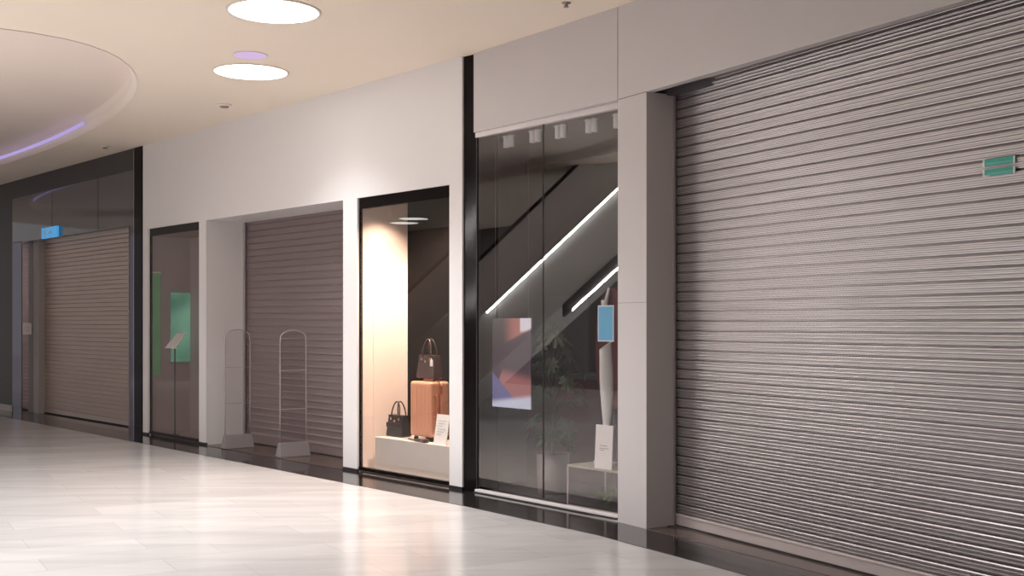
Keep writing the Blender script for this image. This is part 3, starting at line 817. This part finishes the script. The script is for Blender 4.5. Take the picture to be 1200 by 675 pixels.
for px, py, lab in ((596, 164, 'white twin spotlight at the left end of the row behind tall glass'), (627, 158, 'white twin spotlight just left of the glass joint'),
                    (657, 153, 'white twin spotlight just right of the glass joint'), (693, 146, 'white twin spotlight second from the column end'),
                    (726, 140, 'white twin spotlight half hidden by the pink-grey column')):
    spot(px, py, lab)

# poster
dp_ = .10
p0, p1 = G.s(577, dp_), G.s(622, dp_)
zt, zb = G.z(373, p0, dp_), G.z(476, p0, dp_)
POW, POH = p1-p0, zt-zb
t = thing('poster', 'abstract pink, violet and black poster hanging behind the tall glass', 'poster', G, p0, dp_, zb)
MB().box(0, POW, 0, .012, 0, POH).build('print', 'poster', t)
for q in (.04, POW-.04): MB().tube([(q, .006, POH), (q, .006, HC-.012-zb)], .0015, 6).build('hanging_wire', 'seam', t)

# monstera
def plant(px, d):
    s = G.s(px, d)
    t = thing('potted_plant', 'tall split-leaf plant in a round grey planter behind tall glass', 'plant', G, s, d, .012)
    ph = G.z(531, s, d)-.012; r = 19.5*G.y(s, d)/F
    MB().lathe([(0, 0), (r*.90, 0), (r*.93, .01), (r, ph), (r*.93, ph), (r*.92, ph-.05), (0, ph-.05)], seg=40).build('planter', 'pot', t)
    MB().lathe([(0, ph-.03), (r*.91, ph-.03), (r*.91, ph-.06), (0, ph-.06)], seg=32).build('soil', 'soil', t)
    lf = MB(); st = MB()
    hub = Vector((0, 0, ph-.03))
    H = G.z(376, s, d)
    def leaf(c, size, az, tilt):
        # heart-shaped split leaf, folded along its midrib
        n = 26; pts = []
        for i in range(n+1):
            a = -PI*.93+2*PI*.93*i/n
            rr = size*(.62+.38*math.cos(a*.5)**2)*(1.0 if i % 3 else .60 if 2 < i < n-2 else .95)
            pts.append(Vector((rr*math.sin(a)*.82, rr*math.cos(a), -.16*abs(rr*math.sin(a))-.25*max(0, rr*math.cos(a))**2/size)))
        R = Matrix.Rotation(az, 3, 'Z') @ Matrix.Rotation(tilt, 3, 'X')
        base = [c+R @ Vector((0, 0, 0))]+[c+R @ p for p in pts]
        th = R @ Vector((0, 0, -.002)); m_ = len(base)
        vs = base+[b+th for b in base]
        fs = [(0, i, i+1) for i in range(1, m_-1)]+[(m_, m_+i+1, m_+i) for i in range(1, m_-1)]
        lf.add(vs, fs)
    rng = random.Random(5)
    spec = []
    for k in range(34):
        q = k/33
        hz = ph+.12+(H-ph-.20)*q
        az = k*2.39996+.4
        rad = (.14+.13*math.sin(PI*min(1, q*1.15)))*(1.15 if q < .35 else 1.25)*(1 if q < .9 else .5)
        spec.append((hz, az, rad, .105+.06*rng.random()))
    trunk = [hub, Vector((.015, 0, ph+.35)), Vector((-.01, .01, ph+.7)), Vector((.01, 0, H-.25)), Vector((0, 0, H-.12))]
    st.tube(trunk, [.02, .017, .014, .011, .008], 8)
    for hz, az, rad, sz in spec:
        if ph+.28 < hz < ph+.48 and rng.random() < .35: continue
        c = Vector((rad*math.cos(az), rad*math.sin(az)*.75, hz))
        zb_ = max(ph, hz-.22)
        mid = Vector((c.x*.45, c.y*.45, (zb_+hz)/2+.06))
        st.tube([Vector((0, 0, zb_)), mid, c], [.006, .005, .004], 6)
        leaf(c, sz, az-PI/2, -.5-.5*rng.random())
    st.build('stems', 'stem', t)
    lf.build('leaves', 'leaf', t, fix=False)
    return t
plant(648, .50)

# glass cube table with vase, card, wooden base and bag
dt = .12
t0_ = G.s(664.5, dt); tw = .42
TZ = G.z(544, t0_, dt)
t = thing('display_table', 'low clear cube table by the pink-grey column', 'table', G, t0_, dt, .012)
TD = .46; TH = TZ-.012; TW = G.s(724, dt)-t0_+.10
MB().box(0, TW, 0, TD, TH-.018, TH).build('tabletop', 'table_top', t, .002)
for nm, b in (('front_panel', (.012, TW-.012, 0, .008)), ('back_panel', (.012, TW-.012, TD-.008, TD))): MB().box(b[0], b[1], b[2], b[3], 0, TH-.018).build(nm, 'cube_glass', t)
for ix in (0, TW-.012):
    for iy in (0, TD-.012): MB().box(ix, ix+.012, iy, iy+.012, 0, TH-.018).build('leg', 'cube_edge', t)
MB().box(.012, TW-.012, -.001, .011, 0, .012).build('bottom_rail', 'cube_edge', t)
# low plant inside the cube
fp = thing('fern', 'small green leafy sprig lying under the clear cube table', 'plant', G, G.s(708, dt+.2), dt+.2, .012)
lf = MB(); rng = random.Random(3)
for k in range(16):
    a = math.radians(10+20*k); L = .10+.10*rng.random(); c = Vector((.10*(k/15-.5), .04*rng.random(), .03+.10*k/15))
    dr = Vector((math.cos(a), .3*math.sin(a), .35*math.sin(a)+.15)); w = Vector((-dr.z, .2, dr.x)).normalized()*.018
    tip = c+dr*L; mid = c+dr*L*.5
    lf.add([c, mid+w, tip, mid-w, c+Vector((0, .002, 0)), mid+w+Vector((0, .002, 0)), tip+Vector((0, .002, 0)), mid-w+Vector((0, .002, 0))], [(0, 1, 2, 3), (7, 6, 5, 4), (0, 4, 5, 1), (1, 5, 6, 2), (2, 6, 7, 3), (3, 7, 4, 0)])
lf.build('leaves', 'fern', fp)
MB().tube([(-.10, 0, .006), (-.02, .01, .03), (.06, .02, .11)], .005, 8).build('stem', 'stem', fp)
# vase
dv = .28
vs_ = G.s(709.5, dv)
vt = thing('sculptural_vase', 'tall twisted white glazed vase on wooden base beside column', 'vase', G, vs_, dv, TZ+.001)
zl, zh = G.z(497, vs_, dv)-TZ-.15, G.z(405, vs_, dv)-TZ
n = 22; ring = 20; vs = []; fs = []
for i in range(n+1):
    q = i/n; z = .03+(zh-.03)*q
    sm_ = min(1, max(0, (q-.12)/.55)); sm_ = sm_*sm_*(3-2*sm_); ra = .024+.036*sm_-.008*max(0, (q-.75)/.25); rb = ra*.6
    tw_ = 1.0*q
    for k in range(ring):
        a = 2*PI*k/ring; x = ra*math.cos(a); yy = rb*math.sin(a)
        lean = .018*math.sin(3.2*q)
        vs.append((x*math.cos(tw_)-yy*math.sin(tw_)+lean, x*math.sin(tw_)+yy*math.cos(tw_), z+(.035*math.cos(a) if i == n else 0)))
for i in range(n):
    for k in range(ring):
        l = (k+1) % ring; fs.append((i*ring+k, i*ring+l, (i+1)*ring+l, (i+1)*ring+k))
fs.append(tuple(range(ring-1, -1, -1)))
MB().add(vs, fs, True).build('body', 'vase', vt)
MB().lathe([(0, 0), (.075, 0), (.075, .028), (0, .028)], seg=32).build('wooden_base', 'wood', vt, .003)
MB().tube([(.115*math.cos(2*PI*k/28), .07*math.sin(2*PI*k/28)-.0, .026+.010*math.cos(4*PI*k/28)) for k in range(28)], .011, 10, True).build('white_ring', 'vase', vt)
# folded white card in front
dk = .135
k0, k1 = G.s(697, dk), G.s(717, dk)
zt = G.z(497.5, k0, dk)-TZ
t = thing('sign_card', 'white upright card with small grey print on cube table', 'card', G, k0, dk-.005, TZ+.001)
MB().add([(0,0,0),(k1-k0,0,0),(k1-k0,.02,zt),(0,.02,zt),(0,.006,0),(k1-k0,.006,0),(k1-k0,.026,zt),(0,.026,zt)], [(0,1,2,3),(7,6,5,4),(0,4,5,1),(1,5,6,2),(2,6,7,3),(3,7,4,0)]).build('sheet', 'paper', t)
m = MB(); W_ = k1-k0
for zz, a_, b_ in ((.52, .3, .72), (.46, .25, .8), (.42, .3, .55)):
    z_ = zt*zz; yy = .02*zz-.0015; m.box(W_*a_, W_*b_, yy-.001, yy+.001, z_, z_+.006)
m.build('print', 'ink', t)
# blue sign
db = .06
k0, k1 = G.s(703.5, db), G.s(722, db); zt, zb = G.z(358, k0, db), G.z(400, k0, db)
t = thing('door_sign', 'blue white-edged notice on the glass beside the column', 'sign', G, k0, .0315, zb)
W_, H_ = k1-k0, zt-zb
MB().box(0, W_, 0, .006, 0, H_).build('white_border', 'sticker_white', t)
MB().box(.010, W_-.010, -.0008, .0, .010, H_-.010).build('blue_face', 'blue_sign', t)
m = MB()
m.box(W_*.36, W_*.66, -.0016, -.0008, H_*.80, H_*.83)
for k in range(3): m.box(W_*.3, W_*.7, -.0016, -.0008, H_*(.60-.09*k), H_*(.612-.09*k))
m.build('print', 'teal_pale', t)
# bring the sign to the outside of the room side: its face looks through the pane
# dark oval display form behind it
do = .74
k0, k1 = G.s(699, do), G.s(740, do); zt, zb = G.z(338, k0, do), G.z(480, k0, do)
t = thing('display_form', 'dark oval display form with pale handle behind the blue notice', 'display', G, (k0+k1)/2, do, .012)
prof = []
cw, ch, cz = (k1-k0)/2, (zt-zb)/2, (zt+zb)/2-.012
prof = [(cw*math.cos(2*PI*i/40), cz+ch*math.copysign(abs(math.sin(2*PI*i/40))**.8, math.sin(2*PI*i/40))) for i in range(40)]
MB().prism_y(prof, -.02, .03).build('oval_board', 'burgundy', t, .01)
MB().tube([(-.09, -.045, cz+ch*.80), (-.075, -.05, cz+ch*.62), (-.045, -.05, cz+ch*.78), (-.02, -.04, cz+ch*1.0)], [.022, .026, .02, .012], 10).build('pale_handle', 'vase', t)
MB().tube([(0, .01, .02), (0, .01, cz-ch+.03)], .015, 10).lathe([(0, 0), (.10, 0), (.09, .015), (0, .02)], seg=32).build('stand', 'interior_dark', t)

# ------------------------------------------------------------------ the wide perforated shutter
sb = shutter('roller_shutter', 'wide perforated steel slat shutter filling the right side', S, .0, 7.4, .0, .007, HC+.14, .0752, .0135, ('slat_big', 'bar', 'jamb_metal'), 'L', neck=.085, bar=.10, gw=.04)
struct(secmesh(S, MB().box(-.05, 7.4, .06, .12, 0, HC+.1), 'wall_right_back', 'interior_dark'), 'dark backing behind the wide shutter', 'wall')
# small lock tabs along one slat
# sticker
k0, k1 = S.s(1151.5, -.02), S.s(1189.5, -.02)
zA, zB_ = S.z(187.5, k0, -.02), S.z(208, k0, -.02)
t = thing('sticker', 'teal white-edged sticker split across two shutter slats', 'sticker', S, k0, -.0190, 0)
W_ = k1-k0
gap = S.z(196, k0, -.02); gap2 = S.z(199.5, k0, -.02)
for nm, z0, z1 in (('upper_half', gap, zA), ('lower_half', gap2+(zB_-gap2)*.95, gap2)):
    h = MB().box(.012, W_-.012, -.001, .004, z0, z1).build(nm, 'teal', t)
    MB().box(.0, .012, -.001, .003, z0, z1).build('white_edge', 'sticker_white', h)
    MB().box(W_-.012, W_, -.001, .003, z0, z1).build('white_edge', 'sticker_white', h)
    if nm == 'lower_half': MB().box(.012, W_*.22, -.0015, -.0011, z0, z0+(z1-z0)*.18).build('white_edge', 'sticker_white', h)
    MB().box(W_*.12, W_*.94, -.0016, -.001, z0+(z1-z0)*.12, z0+(z1-z0)*.5).build('pale_field', 'teal_pale', h)

# ------------------------------------------------------------------ escalator out in the hall (its lit flank mirrors in the tall glass)
gn = G.n; gp = G.p(0, .02)
def mirror_pt(px, py, Z):
    v = Vector(((px-CX)*Z/F, Z, EYE+(HOR-py)*Z/F))
    d = (v-gp).dot(gn); d = (Vector((v.x, v.y, 0))-Vector((gp.x, gp.y, 0))).dot(gn)
    return v-2*d*gn
e_lo = mirror_pt(540, 394, 19.5); e_hi = mirror_pt(745, 200, 18.2)
dirv = e_hi-e_lo; flat = Vector((dirv.x, dirv.y, 0)); L = flat.length; slope = dirv.z/L
es = thing('escalator', 'escalator with white lit flank mirrored in the tall glass', 'escalator'); es.location = (e_lo.x, e_lo.y, 0); es.rotation_euler = (0, 0, math.atan2(flat.y, flat.x))
zl = e_lo.z
side = 1
def slab(x0, x1, y0, y1, a, b):     # sloping slab whose edges are a..b above/below the flank's top line
    m = MB(); z = lambda x, h: zl+slope*x+h
    m.add([(x0,y0,z(x0,a)),(x1,y0,z(x1,a)),(x1,y1,z(x1,a)),(x0,y1,z(x0,a)),(x0,y0,z(x0,b)),(x1,y0,z(x1,b)),(x1,y1,z(x1,b)),(x0,y1,z(x0,b))], [(0,3,2,1),(4,5,6,7),(0,1,5,4),(1,2,6,5),(2,3,7,6),(3,0,4,7)])
    return m
# which side faces the shop glass
mid = (e_lo+e_hi)*.5; lat = Vector((-flat.y, flat.x, 0)).normalized()
sg = 1 if (G.p(.9, 0)-mid).dot(lat) > 0 else -1
ya, yb = (0, -1.2) if sg > 0 else (0, 1.2)
xa = -zl/slope+.45; xb = L+.0
slab(xa, xb, ya, yb, -1.05, -.015).build('truss', 'escal_white', es)
slab(L*.165, xb, ya+sg*.05, ya+sg*.02, -.043, -.025).build('light_strip', 'led', es)
slab(xa, xb, ya+sg*.09, ya, -.015, .02).build('cornice', 'escal_white', es)
slab(L*.66, xb, ya+sg*.05, ya+sg*.02, -1.30, -1.27).build('light_strip', 'led', es)
slab(L*.60, xb, ya+sg*.02, ya-sg*.1, -1.25, -1.05).build('lower_cornice', 'escal_dark', es)
slab(xa, xb, ya, ya-sg*.03, .02, .95).build('balustrade', 'escal_grey', es)
slab(xa, xb, yb, yb+sg*.03, .02, .95).build('balustrade', 'escal_grey', es)
slab(xa, xb, ya+sg*.02, ya-sg*.06, .95, 1.02).build('handrail', 'handrail', es)

# ------------------------------------------------------------------ world and view
w = bpy.data.worlds.new('world'); SC.world = w; w.use_nodes = True
bg = w.node_tree.nodes['Background']; bg.inputs[0].default_value = (1.0, .95, .96, 1); bg.inputs[1].default_value = .32
SC.view_settings.view_transform = 'Standard'; SC.view_settings.look = 'None'; SC.view_settings.gamma = 1; SC.view_settings.use_curve_mapping = False
SC.view_settings.exposure = 0.0
SC.cycles.max_bounces = 10; SC.cycles.transparent_max_bounces = 16; SC.cycles.diffuse_bounces = 5; SC.cycles.glossy_bounces = 6
SC.cycles.sample_clamp_indirect = 6.0
